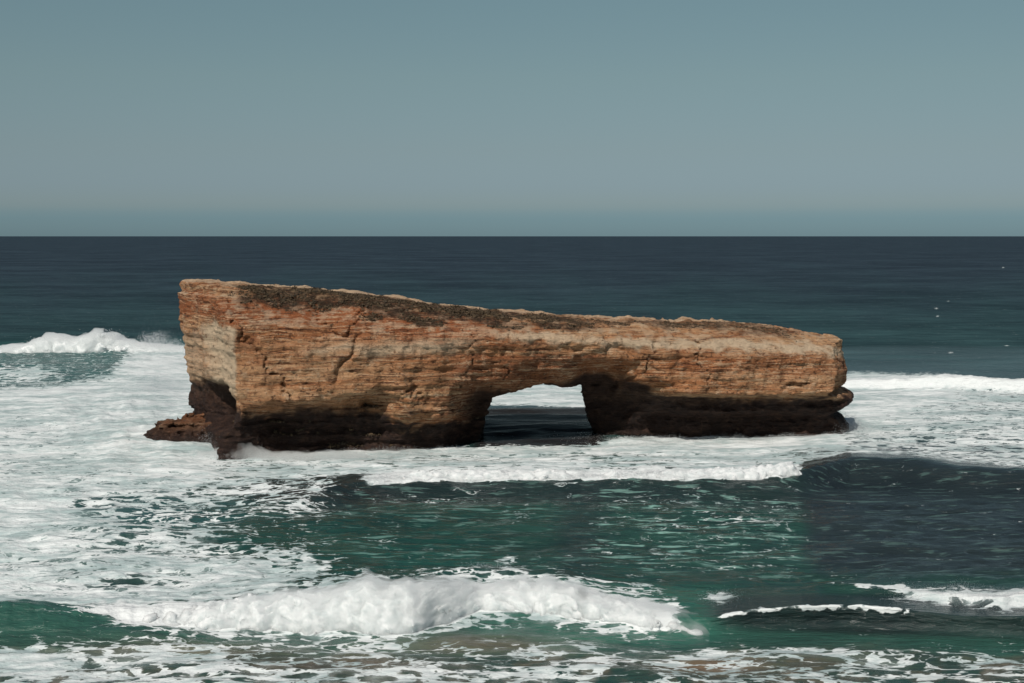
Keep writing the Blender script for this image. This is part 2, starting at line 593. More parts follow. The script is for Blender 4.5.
# top surface z_top(u, w)
U3, W3 = np.meshgrid(gu, gw, indexing='ij')
tu = np.array([float(u_of_px(a, b, 24.0)) for a, b in TOP_ROWS])
tz = np.array([float(row_z(b, depth_y(u_, 24.0))) for (a, b), u_ in zip(TOP_ROWS, tu)])
ZT = np.interp(U3 + 4.6 * (24 - W3) / 24 * 0.0, tu, tz) - (24 - W3) * 0.012
ZT = ZT + 0.22 * fbm2(U3 * 0.22, W3 * 0.22, 4, 8.0) + 0.25 * fbm2(U3 * 0.06, W3 * 0.06, 2, 8.5)
ZT += .12 * sst(17.5, 21, W3 + 1.5 * fbm2(U3 * .2, W3 * .2, 2, 8.8)) * (1 - sst(60, 75, U3))
ZT -= sst(86, 97, U3 + 0.15 * W3) * 0.6
ZT = ZT.astype(np.float32)

# left and right ends, back
Wz, Zz = np.meshgrid(gw, gz, indexing='ij')
ul = 1.2 - Wz * 0.325 + 1.0 * fbm2(Wz * 0.13, Zz * 0.05, 3, 9.0) + 0.35 * bed[10:11, :].repeat(len(gw), 0)
ul += 0.9 * (Zz < 21.5) * sst(14, 20.5, Zz) * -0.6
foot = np.exp(-((Wz - 0.5) / 2.2) ** 2) * (1 - sst(1.5, 5.5, Zz))
ul -= 3.6 * foot
cave = np.exp(-((Wz - 11) / 4.6) ** 2) * sst(2.4, 4.2, Zz) * (1 - sst(6.5, 10.5, Zz))
ul += 5.5 * cave
ul += 1.0 * sst(11, 16, Wz) * (1 - sst(7, 11, Zz))
ur = 87 + 6.9 * sst(-3, 12, Wz) - 1.5 * sst(17, 26, Wz) + 0.8 * fbm2(Wz * 0.2, Zz * 0.1, 3, 10.0)
notch = np.exp(-((Zz - 6.9) / 0.45) ** 2) * 1.6
knob = np.exp(-((Zz - 5.3) / 0.8) ** 2) * 1.5
hol = np.exp(-((Zz - 3.2) / 0.7) ** 2) * 1.8
ur = ur - notch + knob - hol - 0.9 * sst(9, 13, Zz) + 0.6 * (1 - sst(0.5, 2.0, Zz))
wb = 25.5 - 4.0 * sst(50, 95, U2) + 1.6 * fbm2(U2 * 0.1, Z2 * 0.1, 3, 12.0) + bed * 0.3

f = np.maximum((WF[:, None, :] - gw[None, :, None]) * 0.85, (gw[None, :, None] - wb[:, None, :].astype(np.float32)) * 0.85)
np.maximum(f, gz[None, None, :] - ZT[:, :, None], out=f)
np.maximum(f, ul.astype(np.float32)[None] - gu[:, None, None], out=f)
np.maximum(f, gu[:, None, None] - ur.astype(np.float32)[None], out=f)
# the tunnel, cut along the line of sight from the cliffs
Xw = AX + gu[:, None] * CP - gw[None, :] * SP
Yw = AY + gu[:, None] * SP + gw[None, :] * CP
for k, zv in enumerate(gz):
    xl = np.interp(zv, [-3, 3, 6.6, 7.9, 9], [-5.2, -4.4, -2.9, 2.0, 5.4]) + 0.006 * (Yw - 205) * -3
    xr = np.interp(zv, [-3, 3.0, 6.4, 8.4, 9], [13.8, 11.2, 10.4, 10.2, 10.0]) + (Yw - 208) * 0.055
    zc = 8.15 + 0.25 * np.sin(Xw * 0.5)
    g = np.minimum(np.minimum(Xw - xl, xr - Xw), (zc - zv)).astype(np.float32) + 0.7 * pn3(Xw * 0.16, Yw * 0.16, np.full_like(Xw, zv * 0.2)).astype(np.float32)
    f[:, :, k] = np.maximum(f[:, :, k], g)
# break-up in depth
bi = np.nonzero(np.abs(f) < 1.6)
bu, bw, bz = gu[bi[0]], gw[bi[1]], gz[bi[2]]
nz3 = 0.50 * pn3(bu * .28, bw * .28, bz * .34) + 0.36 * pn3(bu * .5, bw * .62, bz * 1.1) + 0.22 * pn3(bu * 1.0, bw * 1.25, bz * 2.3)
amp3 = 0.85 - 0.35 * sst(9, 12, bz) * (bu < 45)
f[bi] += nz3 * amp3
f[0] = f[-1] = 5; f[:, 0] = f[:, -1] = 5; f[:, :, -1] = 5; f[:, :, 0] = 5
co, quads = surface_nets(f, (gu[0], gw[0], gz[0]), H)
del f
# drop specks that are not joined to the rock
par = np.arange(len(co))
ed = np.concatenate([quads[:, [0, 1]], quads[:, [1, 2]], quads[:, [2, 3]], quads[:, [3, 0]]])
for _ in range(400):
    m = np.minimum(par[ed[:, 0]], par[ed[:, 1]])
    q = par.copy()
    np.minimum.at(q, ed[:, 0], m)
    np.minimum.at(q, ed[:, 1], m)
    q = q[q]; q = q[q]
    if (q == par).all():
        break
    par = q
main = np.bincount(par).argmax()
keep = par == main
remap = np.cumsum(keep) - 1
quads = remap[quads[keep[quads[:, 0]]]]
co = co[keep]
me = mesh_np("sea_arch", co, quads, MAT_ROCK)
nr = vnormals(me)
u, wv, z = co.T
d = 0.12 * fbm3(u * .9, wv * 1.1, z * 2.3, 3) + 0.07 * pn3(u * 3, wv * 3, z * 4)
co2 = co + nr * d[:, None]
me.vertices.foreach_set("co", co2.astype(np.float32).ravel())
me.update()
nr = vnormals(me)
# image column of each face point, used only to lay out the coloured zones of the cliff
pcol = 512 + F_PX * (AX + u * CP - wv * SP) / (AY + u * SP + wv * CP)
zt = np.interp(u, tu, tz)
below = zt - z
n1 = fbm3(u * .18, wv * .18, z * .3, 3)
n2 = fbm3(u * .5, wv * .5, z * .6, 3)
left = 1 - sst(30, 48, u)
soil = sst(0.5, 1.5, below + n1 * 1.2) * (1 - sst(3.8, 5.6, below + n1 * 1.6)) * left
soil = np.maximum(soil, sst(3.0, 4.2, below + n1) * (1 - sst(6.0, 7.5, below + n1)) * sst(58, 66, u) * 0.35)
pale = np.zeros_like(u)
prow = 341.5 + F_PX * np.tan(np.arctan((CAM_H - z) / (AY + u * SP + wv * CP)) - PITCH)
en = 5 * n1 + 4 * n2
pale = np.maximum(pale, sst(199, 213, pcol + 1.6 * en) * (1 - sst(233, 236, pcol + .3 * en)) * sst(322, 328, prow + en) * (1 - sst(388, 412, prow + 2 * en)))
pale = np.maximum(pale, (1 - sst(200, 208, pcol + en)) * sst(328, 338, prow + 2 * en) * .55 * (z > 3))
brow = sst(30, 40, u) * sst(1.4, 2.2, below + n2 * 0.7) * (1 - sst(2.6, 3.5, below + n2 * 0.8))
pale = np.maximum(pale, brow * (0.85 + 0.15 * (u > 55)))
pale = np.maximum(pale, sst(8, 13, u) * (1 - sst(30, 36, u)) * np.exp(-((z - 14.8 - n1) / 0.9) ** 2) * 0.8)
pale = np.maximum(pale, sst(0.55, 0.9, nr[:, 2]) * sst(0.3, .6, n2 + .4) * 0.45)
# rim of bleached rock along the far edge of the top
pale = np.maximum(pale, sst(0.6, .9, nr[:, 2]) * sst(18, 21, wv + n2 * 2) * 0.7)
stain_shade = np.zeros_like(u)
stain_shade = np.maximum(stain_shade, sst(26, 33, u + n1 * 3) * (1 - sst(52, 58, u)) * (1 - sst(13.0, 14.2, z + n1 + 0.03 * (u - 30))) * 0.75)  # reddish soffit rock, with its half shade painted in
stain_shade = np.maximum(stain_shade, sst(54, 58, u) * sst(88, 92, u + 1.5 * n2) * (z > 7) * (z < 12.5) * 0.8)  # shaded right end facet, painted darker
stain_shade = np.maximum(stain_shade, (u < 14) * sst(0.15, .5, n1 + 0.25 * n2) * sst(11, 14, z) * 0.8)
scrub = np.zeros_like(u)
up = sst(0.35, 0.7, nr[:, 2])
scrub = np.maximum(scrub, sst(0, 3.5, u + n2 * 2) * (1 - sst(50, 56, u + n1 * 3)) * sst(3.5, 6.5, wv + n1 * 4) * (1 - sst(18, 22, wv + n2 * 2)) * up)
scrub = np.maximum(scrub, sst(48, 54, u) * (1 - sst(80, 87, u + n1 * 3)) * sst(5.5, 8, wv + n1 * 3) * (1 - sst(15, 20, wv - (u - 50) * 0.05 + n2 * 2)) * up * 0.75)
ux = u + 2.5 * n1 + 1.5 * n2
wet_shade = 1 - sst(np.interp(ux, [0, 18, 27, 36, 42, 62, 95], [5.2, 5.2, 2.4, 2.4, 4.0, 5.2, 5.0]),
              np.interp(ux, [0, 18, 27, 36, 42, 62, 95], [7.2, 7.2, 4.2, 4.4, 6.8, 7.2, 6.8]), z + n1 * 1.0 + n2 * 0.8)  # wet splash zone, carried higher to paint the shade under the ledge
wet_shade = np.maximum(wet_shade, 0.9 * (1 - sst(6.6, 7.4, z + 0.3 * n1)) * sst(36, 40, u) * (1 - sst(56, 66, u)))
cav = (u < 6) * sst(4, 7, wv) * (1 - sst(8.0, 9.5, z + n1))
wet_shade = np.maximum(wet_shade, cav * .95)  # left cave's shade painted as near-black rock
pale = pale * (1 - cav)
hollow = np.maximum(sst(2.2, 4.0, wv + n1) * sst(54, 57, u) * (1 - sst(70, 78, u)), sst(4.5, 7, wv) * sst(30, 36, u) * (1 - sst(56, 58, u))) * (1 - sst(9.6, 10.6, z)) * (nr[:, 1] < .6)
wet_shade = np.maximum(wet_shade, hollow * .95)  # deep shade of pier hollow and arch soffit painted into the rock colour
for nm, val in (("soil", soil), ("pale", pale), ("stain_shade", stain_shade), ("scrub", scrub), ("wet_shade", wet_shade)):
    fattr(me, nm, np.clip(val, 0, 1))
ROCK_LOC = (AX, AY, 0)
arch = link("sea_arch", me, ROCK_LOC, PHI,
            label="long ochre limestone rock with a natural arch through it, standing in the surf", category="rock arch")

# ------------------------------------------------------------------ separate low rocks at its foot


def low_rock(name, lx, ly, lz, fn, ext, zoff, label, group=None, h=0.16, rz=PHI):
    gx = np.arange(-ext[0], ext[0], h); gy = np.arange(-ext[1], ext[1], h); gq = np.arange(-2.0, ext[2], h)
    X, Y, Z = np.meshgrid(gx, gy, gq, indexing='ij')
    X = X.astype(np.float32); Y = Y.astype(np.float32); Z = Z.astype(np.float32)
    ff = fn(X, Y, Z)
    s = lx * 0.37 + ly
    ff = ff + 0.6 * pn3(X * .30 + s, Y * .30, Z * .4) + 0.5 * pn3(X * .75 + s, Y * .75, Z * 1.2) + 0.32 * pn3(X * 1.7, Y * 1.7 + s, Z * 3) + .35 * pn3(X * .1, Y * .1, Z * 1.7 + s)
    ff[0] = ff[-1] = 3; ff[:, 0] = ff[:, -1] = 3; ff[:, :, 0] = 3; ff[:, :, -1] = 3
    c, qd = surface_nets(ff.astype(np.float32), (gx[0], gy[0], gq[0]), h)
    m = mesh_np(name, c, qd, MAT_ROCK)
    for nm in ("pale", "stain_shade", "scrub"):
        fattr(m, nm, np.zeros(len(c)))
    fattr(m, "soil", np.full(len(c), 0.25))
    fattr(m, "wet_shade", np.clip(1.0 - sst(ext[2] * .15, ext[2] * .95, c[:, 2] + .5 * fbm3(c[:, 0] * .8, c[:, 1] * .8, c[:, 2], 3)) * 0.6, 0, 1))
    pr = dict(label=label, category="rock")
    if group:
        pr['group'] = group
    return link(name, m, (lx, ly, lz + zoff), rz, **pr)


def shelf(ext):
    def fn(X, Y, Z):
        r2_ = (X / (ext[0] * .95)) ** 2 + (Y / (ext[1] * .9)) ** 2
        top = ext[2] * (0.80 + 0.14 * X / ext[0]) * np.sqrt(np.clip(1.02 - r2_ ** 1.6, 0, 1)) + .5 * pn3(X * .5, Y * .5, X * 0 + 3) - 2.2 * np.clip(r2_ - 1, 0, 9)
        return (Z - top) * .7
    return fn


def pt(px, py, Y):
    r = float(col_ratio(px, py))
    return r * Y, Y


x_, y_ = pt(205, 412, 210.5)
low_rock("rock_shelf", x_, y_, 0, shelf((9.5, 8, 3.7)), (11, 10, 4.8), 0.0, "low brown rock shelf jutting left into the foam from the rock arch's cave")

# ------------------------------------------------------------------ the sea
px_in = np.arange(-40, 1065, 1.0)
px_l = -40 - np.cumsum(np.linspace(1.5, 26, 80))[::-1]
px_r = 1064 + np.cumsum(np.linspace(1.5, 26, 80))
PXC = np.concatenate([px_l, px_in, px_r])
rows = np.concatenate([
    235.6 + np.array([0.7, 0.9, 1.2, 1.6, 2.0]),
    np.arange(238, 330, 0.8), np.arange(330, 440, 0.55), np.arange(440, 700, 0.42), np.arange(700, 900, 2.5)])
rows.sort()
VR = rows
slope = row_slope(VR)
YR = CAM_H / slope
PX, V = np.meshgrid(PXC, VR)
RAT = col_ratio(PX, V)
Y0 = np.broadcast_to(YR[:, None], PX.shape).copy()
X0 = RAT * Y0
DY = np.abs(np.gradient(YR))[:, None] * np.ones_like(PX)


def yrow(v):
    return CAM_H / row_slope(v)


def fade(lam):
    return np.clip((lam / DY - 2.5) / 3.0, 0, 1)


# chop
ridge = lambda n: 1 - np.abs(n) * 1.6
hgt = 0.55 * pn2(X0 * .022, Y0 * .055, 1) * fade(15) + 0.9 * pn2(X0 * .006, Y0 * .018, 2) * fade(40)
chop_k = 1 + .5 * sst(470, 500, V) * (1 - sst(575, 600, V))
ch = 0.30 * pn2(X0 * .085, Y0 * .22, 3) * fade(4.5)
ch += 0.22 * (ridge(pn2(X0 * .10 + .3 * pn2(X0 * .05, Y0 * .1, 7), Y0 * .30, 4)) - .6) * fade(3.4)
ch += 0.11 * (ridge(pn2(X0 * .26, Y0 * .70, 5)) - .6) * fade(1.5)
ch += 0.045 * pn2(X0 * .7, Y0 * 1.7, 6) * fade(.7)


def blob(cx, cv, rx, rv, p=2.0):
    return np.exp(-(np.abs((PX - cx) / rx) ** p + np.abs((V - cv) / rv) ** p))


def band(x0, x1, top, bot, sx=20, sv=4):
    t = np.interp(PX, *zip(*top)); b = np.interp(PX, *zip(*bot))
    return sst(x0 - sx, x0 + sx, PX) * (1 - sst(x1 - sx, x1 + sx, PX)) * sst(t - sv, t + sv, V) * (1 - sst(b - sv, b + sv, V))


j1 = fbm2(PX * .02, V * .05, 4, 20)
j2 = fbm2(PX * .06, V * .14, 3, 21)
jx = fbm2(PX * .05, PX * 0 + 3, 4, 22)

calm = 0.7 * band(800, 2600, [(790, 450), (2600, 450)], [(790, 500), (2600, 500)], 10, 8) + .75 * band(700, 2600, [(700, 600), (2600, 600)], [(700, 650), (2600, 650)], 20, 6)
calm = calm + .6 * band(-1500, 190, [(-1500, 335), (190, 335)], [(-1500, 390), (190, 390)], 20, 6)
calm = calm + .5 * band(700, 2600, [(700, 604), (2600, 604)], [(700, 646), (2600, 650)], 20, 4)
hgt += chop_k * ch * (1 - np.clip(calm, 0, .96))
# calm the chop on the wave faces near the left of the picture
lift = np.zeros_like(PX)          # extra height
lean = np.zeros_like(PX)          # push toward the shore
fresh = np.zeros_like(PX)
foam = np.zeros_like(PX)


def wave(foot_pts, H_pts, rise, back, lean_k=0.0, jitter=1.0, pw=1.2, seed=0):
    vf = np.interp(PXC, *zip(*foot_pts))
    yf = yrow(vf) + jitter * (1.3 * pn2(PXC * .022, PXC * 0 + seed, 30) + 0.45 * pn2(PXC * .07, PXC * 0 + seed, 31) + .06 * pn2(PXC * .22, PXC * 0 + seed, 32))
    Hh = np.interp(PXC, *zip(*H_pts)) * (1 + 0.22 * jitter * pn2(PXC * .03, PXC * 0 + seed, 33) + .12 * jitter * pn2(PXC * .1, PXC * 0 + seed, 34))
    dd = Y0 - yf[None, :]
    s = np.clip(dd / rise, 0, 1)
    fr = s * s * (3 - 2 * s)
    hh = np.where(dd < rise, fr, np.exp(-(np.clip(dd - rise, 0, None) / back) ** pw)) * Hh[None, :]
    ln = lean_k * Hh[None, :] * sst(.25, 1.0, s) * np.exp(-(np.clip(dd - rise, 0, None) / (back * .4)) ** 2)
    return dd, hh, ln, Hh[None, :]


# near breaker: thick white roller on the left and middle
FOOT2 = [(-1500, 640), (-60, 642), (40, 634), (110, 632), (200, 630), (300, 630), (380, 634), (415, 632), (450, 622), (478, 613), (515, 612), (555, 613), (600, 622), (650, 630), (712, 634), (2600, 634)]
TOP2 = [(-1500, .5), (20, .45), (60, .6), (110, .85), (180, 1.2), (250, 1.7), (310, 2.1), (345, 2.6), (365, 3.1), (385, 2.7), (410, 3.2), (432, 2.8), (455, 2.1), (480, 1.55), (535, 1.4), (552, 2.0), (575, 1.7), (610, 1.3), (640, .95), (668, .62), (700, .28), (725, 0), (2600, 0)]
d2, h2, l2, H2 = wave(FOOT2, [(a, b * .8) for a, b in TOP2], 3.0, 11, 0.1, 0.8, 1.2, 1)
# near breaker, unbroken curling part on the right
d3, h3, l3, H3 = wave([(-1500, 632), (705, 632), (760, 629), (850, 628), (930, 633), (1024, 639), (2600, 645)],
                  [(-1500, 0), (640, 0), (690, .45), (740, 1.3), (800, 1.6), (880, 1.55), (960, 1.3), (1024, 1.5), (2600, 1.4)], 1.7, 9, 0.7, 0.12, 1.3, 2)
# second crest riding behind it on the right
d4, h4, l4, H4 = wave([(-1500, 600), (800, 600), (860, 606), (930, 613), (1000, 622), (1024, 618), (2600, 620)],
                  [(-1500, 0), (800, 0), (840, .5), (960, .7), (1024, .9), (2600, .9)], 1.6, 7, 0.4, 0.6, 1.3, 3)
# breaker in front of the rock, glassy and unbroken on the right
FOOT1 = [(-1500, 545), (230, 540), (290, 522), (350, 503), (440, 500), (520, 499), (600, 501), (700, 502), (780, 500), (805, 496), (850, 486), (900, 487), (960, 493), (1024, 496), (2600, 500)]
TOP1 = [(-1500, 0), (230, 0), (280, .6), (350, 1.3), (430, 1.8), (600, 1.9), (780, 2.1), (860, 2.4), (1024, 1.8), (2600, 1.5)]
d1, h1, l1, H1 = wave(FOOT1, TOP1, 8.0, 15, 0.2, 0.35, 1.2, 4)
# swell far left behind the rock, broken on its crest
d0, h0, l0, H0 = wave([(-1500, 384), (0, 384), (90, 385), (150, 383.5), (220, 383), (400, 382), (2600, 382)],
                  [(-1500, 2.0), (-60, 3.0), (30, 3.5), (110, 3.9), (150, 3.6), (190, 3.0), (260, 2.0), (400, .5), (600, 0), (2600, 0)], 45, 14, 0.1, 0.5, 1.4, 5)
# surf line right behind the rock
d5, h5, l5, H5 = wave([(-1500, 394), (700, 394), (860, 392), (940, 394), (1024, 398), (2600, 400)],
                  [(-1500, 0), (760, 0), (850, 1.6), (940, 2.4), (1024, 2.4), (2600, 2)], 4, 26, 0.4, 0.8, 1.2, 6)
# foreground swell hump on the left
d6, h6, l6, H6 = wave([(-1500, 655), (-60, 652), (30, 648), (110, 650), (200, 655), (2600, 655)],
                  [(-1500, 1.6), (-60, 1.5), (30, 1.7), (70, 1.3), (130, .7), (220, .2), (300, 0), (2600, 0)], 5.0, 5, 0.1, 0.5, 1.5, 7)
for hh, ln in ((h0, l0), (h1, l1), (h2, l2), (h3, l3), (h4, l4), (h5, l5), (h6, l6)):
    lift += hh
    lean += ln
# surge heaped against the left end of the rock
lift += 1.5 * blob(130, 422, 85, 36) * (0.8 + .5 * j1) + 0.25 * blob(250, 465, 80, 10) + .9 * blob(178, 438, 34, 12)
lift += .6 * blob(835, 445, 60, 12) + 0.7 * blob(960, 420, 90, 30)

# ---- foam coverage
def roller(dd, Hh, front, tail, hmin=0.3):
    """white water from just ahead of the foot to a ragged tail behind the crest"""
    return sst(-0.35, 0.35, dd - front) * (1 - sst(tail * .55, tail, dd * (1 + .35 * j2))) * sst(hmin * .6, hmin, Hh)


r2 = roller(d2, H2, 0.0, 7.5, 0.5) * sst(20, 120, PX)
foam = np.maximum(foam, r2 * 1.1)
foam = np.maximum(foam, sst(.3, .8, H2) * sst(4, 7, d2) * (1 - sst(9, 17, d2 * (1 + .4 * j1))) * (.46 + .2 * j2))
foam = np.maximum(foam, sst(.3, .8, H2) * sst(-4.5, -.5, d2 + 1.2 * j2) * (1 - sst(0, 1, d2)) * (.50 + .25 * j2))
fresh = np.maximum(fresh, r2)
# the tail runs out as sheets of foam behind it on the left
r1 = roller(d1, H1, 5.4, 16, 0.4) * sst(350, 385, PX + 8 * j2) * (1 - sst(794, 803, PX + 3 * j2))
foam = np.maximum(foam, r1 * 1.08)
fresh = np.maximum(fresh, r1 * .9)
r5 = roller(d5, H5, 1.0, 16, 0.8)
foam = np.maximum(foam, r5 * 1.05)
fresh = np.maximum(fresh, r5 * .8)
cap0 = sst(40, 44, d0 + 4 * j2) * (1 - sst(58, 68, d0)) * sst(18, 60, PX + 30 * j1) * (1 - sst(300, 340, PX))
foam = np.maximum(foam, cap0 * 1.1)
fresh = np.maximum(fresh, cap0)
# thin white lip on the curling wave and on the crest behind it
lip3 = sst(1.2, 1.45, d3 + .2 * j2) * (1 - sst(1.7, 2.4, d3 + .8 * j2)) * sst(.6, 1.0, H3) * (1 - sst(890, 915, PX + 10 * j1)) * sst(712, 725, PX)
drip = sst(.5, 1.0, H3) * sst(.25, .8, d3) * (1 - sst(1.6, 2.2, d3)) * np.clip(pn2(PX * .06, PX * 0, 41) * 1.6, 0, 1) * (PX < 1030)
foam = np.maximum(foam, lip3 * (.66 + .30 * pn2(PX * .05, PX * 0, 42) + .25 * j2))
fresh = np.maximum(fresh, lip3 * .9)
lip4 = sst(1.1, 1.4, d4) * (1 - sst(1.9, 3.6, d4 + 1.2 * j2)) * sst(.3, .6, H4) * (1 + .0 * PX)
foam = np.maximum(foam, lip4 * (.6 + .4 * pn2(PX * .035, PX * 0, 40)))
fresh = np.maximum(fresh, lip4 * .8)
plume = blob(925, 608, 26, 6) + blob(1012, 614, 26, 9) + .8 * blob(720, 603, 14, 6) + .85 * blob(968, 611, 26, 8) + .9 * blob(488, 577, 16, 4)
foam = np.maximum(foam, plume * (.95 + .3 * j2))
# great foam field to the left of the rock
edge = 14 * j1 + 6 * j2
ff_ = band(-1500, 232, [(-1500, 398), (0, 386), (60, 384), (110, 378), (150, 352), (190, 346), (260, 346)],
           [(-1500, 515), (0, 520), (60, 510), (110, 500), (180, 498), (232, 478)], 16, 7)
swirl = fbm2((PX + 60 * j1) * .012, (V + 30 * j2) * .03, 4, 80)
foam = np.maximum(foam, ff_ * (.80 + .26 * swirl + .12 * blob(150, 395, 90, 40) + .1 * blob(60, 400, 120, 14)))
foam = np.maximum(foam, blob(20, 378, 45, 6) * .7 * (1 + .4 * j2))
foam = np.maximum(foam, band(-1500, 420, [(-1500, 345), (0, 352), (420, 352)], [(-1500, 400), (0, 372), (60, 384), (420, 384)], 20, 6) * .18)
# behind and through the arch
foam = np.maximum(foam, band(130, 640, [(130, 350), (640, 365)], [(130, 420), (480, 401), (590, 405), (640, 405)], 25, 2) * 1.0)
# in front of the rock
fr_ = band(200, 850, [(200, 444), (330, 446), (450, 445), (480, 445), (590, 443), (620, 438), (720, 430), (850, 425)],
           [(200, 490), (330, 478), (430, 488), (560, 489), (790, 488), (806, 470), (850, 464)], 16, 3)
foam = np.maximum(foam, fr_ * (.70 + .22 * swirl + .10 * j2 + .22 * (V < 452)))
foam = np.maximum(foam, blob(800, 440, 70, 10) * 1.0)
foam = np.maximum(foam, blob(740, 461, 55, 9) * .0)
foam = np.maximum(foam, blob(640, 436, 90, 4) * .0)
# lacy wash behind the right end
rw = band(842, 2600, [(842, 392), (2600, 395)], [(842, 464), (900, 467), (960, 475), (1024, 479), (2600, 484)], 10, 5)
foam = np.maximum(foam, rw * (.56 + .26 * swirl + .08 * j2 + .22 * blob(880, 410, 70, 30)))
foam = np.maximum(foam, band(840, 960, [(840, 376), (960, 384)], [(840, 425), (960, 405)], 14, 6) * .98)
# the left middle: sheets, then lacy open water
mid = band(-1500, 330, [(-1500, 505), (0, 505), (120, 495), (330, 480)], [(-1500, 600), (0, 612), (200, 600), (330, 590)], 30, 8)
foam = np.maximum(foam, mid * (.63 + .30 * swirl + .1 * j2))
foam = np.maximum(foam, band(-1500, 300, [(-1500, 545), (0, 540), (120, 548), (220, 556), (300, 572)], [(-1500, 615), (0, 622), (200, 612), (300, 600)], 30, 7) * (.80 + .24 * swirl))
foam = np.maximum(foam, band(-1500, 110, [(-1500, 500), (110, 500)], [(-1500, 620), (0, 612), (110, 560)], 40, 8) * (.78 + .25 * swirl))
hole = blob(195, 516, 125, 22, 3) + .9 * blob(130, 585, 70, 8) + .7 * blob(30, 560, 40, 8)
foam = foam * (1 - .45 * np.clip(hole, 0, 1))
face = blob(290, 535, 60, 18, 3) * .8
foam = foam * (1 - np.clip(face, 0, 1) * (PX > 200))
# open water streaks between the two breakers
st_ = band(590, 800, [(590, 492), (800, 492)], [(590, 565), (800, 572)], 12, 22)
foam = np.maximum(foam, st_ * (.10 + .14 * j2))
ripple_glint = st_ * 1.0
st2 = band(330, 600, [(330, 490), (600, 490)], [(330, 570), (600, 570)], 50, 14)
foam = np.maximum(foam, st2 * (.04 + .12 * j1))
ripple_glint = np.maximum(ripple_glint, st2 * (.36 + .3 * j1))
ripple_glint = np.maximum(ripple_glint, .22 * band(795, 2600, [(800, 470), (2600, 470)], [(800, 590), (2600, 600)], 15, 12))
ripple_glint = np.clip(ripple_glint, 0, 1)
# foreground
fg = sst(634, 650, V + 4 * j1)
lace = .33 + .22 * j1 + .12 * j2
foam = np.maximum(foam, fg * np.clip(lace, 0, .9) * (1 - .5 * blob(900, 645, 200, 14)))
foam = np.maximum(foam, fg * blob(25, 665, 75, 16) * .95)
foam = np.maximum(foam, fg * blob(150, 660, 120, 22) * .62)
foam = np.maximum(foam, sst(662, 678, V) * (.50 + .2 * j2) * (PX < 600))
foam = np.maximum(foam, blob(712, 664, 44, 16) * (1.0 - 1.1 * blob(712, 668, 28, 11)) * 1.1)
foam = np.maximum(foam, blob(800, 655, 50, 8) * .62 + blob(880, 665, 50, 10) * .6)
foam *= 1 - .9 * blob(50, 636, 75, 11, 3) * (d6 > 0)
foam *= 1 - .65 * blob(850, 640, 190, 9, 4)
# scattered whitecaps on open sea
wcap = np.zeros_like(PX)
rr = np.random.default_rng(5)
for _ in range(18):
    cv = 250 + 125 * rr.random() ** 0.8
    cx = rr.uniform(-200, 1224)
    wcap = np.maximum(wcap, blob(cx, cv, rr.uniform(.8, 2.6) * (.4 + (cv - 240) / 110), rr.uniform(.35, .6)) * rr.uniform(.7, 1.0))
foam = np.maximum(foam, wcap * .95)
foam = np.clip(foam, 0, 1.12)

# ---- water colour (water body, stirred sand, and shade painted under arch and lip)
ST_ = np.array
navy, teal, green, dark, lgreen, sand = (ST_(c) for c in ((.031, .049, .066), (.032, .066, .074), (.019, .055, .045), (.021, .031, .034), (.040, .125, .095), (.20, .135, .085)))
wcol = np.empty(PX.shape + (3,), np.float32)
t = sst(255, 345, V + 10 * j1)[..., None]
wcol[:] = navy * (1 - t) + teal * t
t = sst(385, 470, V)[..., None]
wcol[:] = wcol * (1 - t) + green * t


def tint(c, m):
    m = np.clip(m, 0, 1)[..., None]
    wcol[:] = wcol * (1 - m) + c * m


tint(ST_((.030, .094, .092)), band(-1500, 190, [(-1500, 340), (190, 340)], [(-1500, 390), (190, 390)], 20, 8) * .9)
tint(ST_((.035, .10, .10)), blob(180, 515, 120, 25) * .8)
edge_ = PX + 9 * j1 + 5 * j2
tint(dark, sst(796, 822, edge_) * band(700, 2600, [(802, 440), (2600, 440)], [(802, 566), (900, 576), (2600, 586)], 9, 14))
tint(dark, blob(580, 535, 24, 50, 3) * .55 + blob(310, 500, 70, 26) * .85)
tint(dark * .75, band(250, 2600, [(250, 474), (2600, 474)], [(250, 506), (800, 506), (812, 494), (2600, 500)], 30, 8) * .75)
tint(dark, band(480, 600, [(480, 405), (600, 405)], [(480, 446), (600, 444)], 14, 2) * .7)  # arch shadow on the water, painted dark
tint(ST_((.014, .062, .050)), band(230, 480, [(230, 520), (480, 520)], [(230, 600), (480, 600)], 30, 20) * .8)
tint(lgreen, band(-200, 2600, [(-200, 622), (2600, 622)], [(-200, 660), (2600, 655)], 30, 8) * (.55 + .2 * j1))
tint(ST_((.035, .135, .10)), band(470, 720, [(470, 590), (720, 590)], [(470, 640), (720, 645)], 20, 8) * .7)
tint(dark * .8, band(712, 2600, [(712, 606), (2600, 610)], [(712, 628), (1024, 640), (2600, 640)], 16, 4) * (.85 + .15 * j1))  # shadowed hollow beneath the curling lip, painted into the water
sm = sst(640, 672, V + 10 * j1) * (.22 + .5 * j1 + .3 * j2)
sm = np.maximum(sm, blob(712, 668, 60, 13) * .95)
sm = np.maximum(sm, blob(790, 665, 140, 13) * .75 * (.7 + .6 * j1))
sm = np.maximum(sm, blob(340, 668, 110, 14) * .75 * (.7 + .6 * j1))
sm = np.maximum(sm, blob(480, 645, 90, 12) * .55)
sm = np.maximum(sm, blob(180, 655, 130, 10) * .55)
sm = np.maximum(sm, sst(700, 780, V) * .85)
tint(sand, sm * (1 - .5 * blob(950, 640, 150, 20)))
gloss = .20 * sst(345, 480, V)
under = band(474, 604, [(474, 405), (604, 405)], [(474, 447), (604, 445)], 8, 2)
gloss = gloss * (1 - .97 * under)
tint(ST_((.020, .018, .018)), under)  # shadow under the arch painted into the water colour
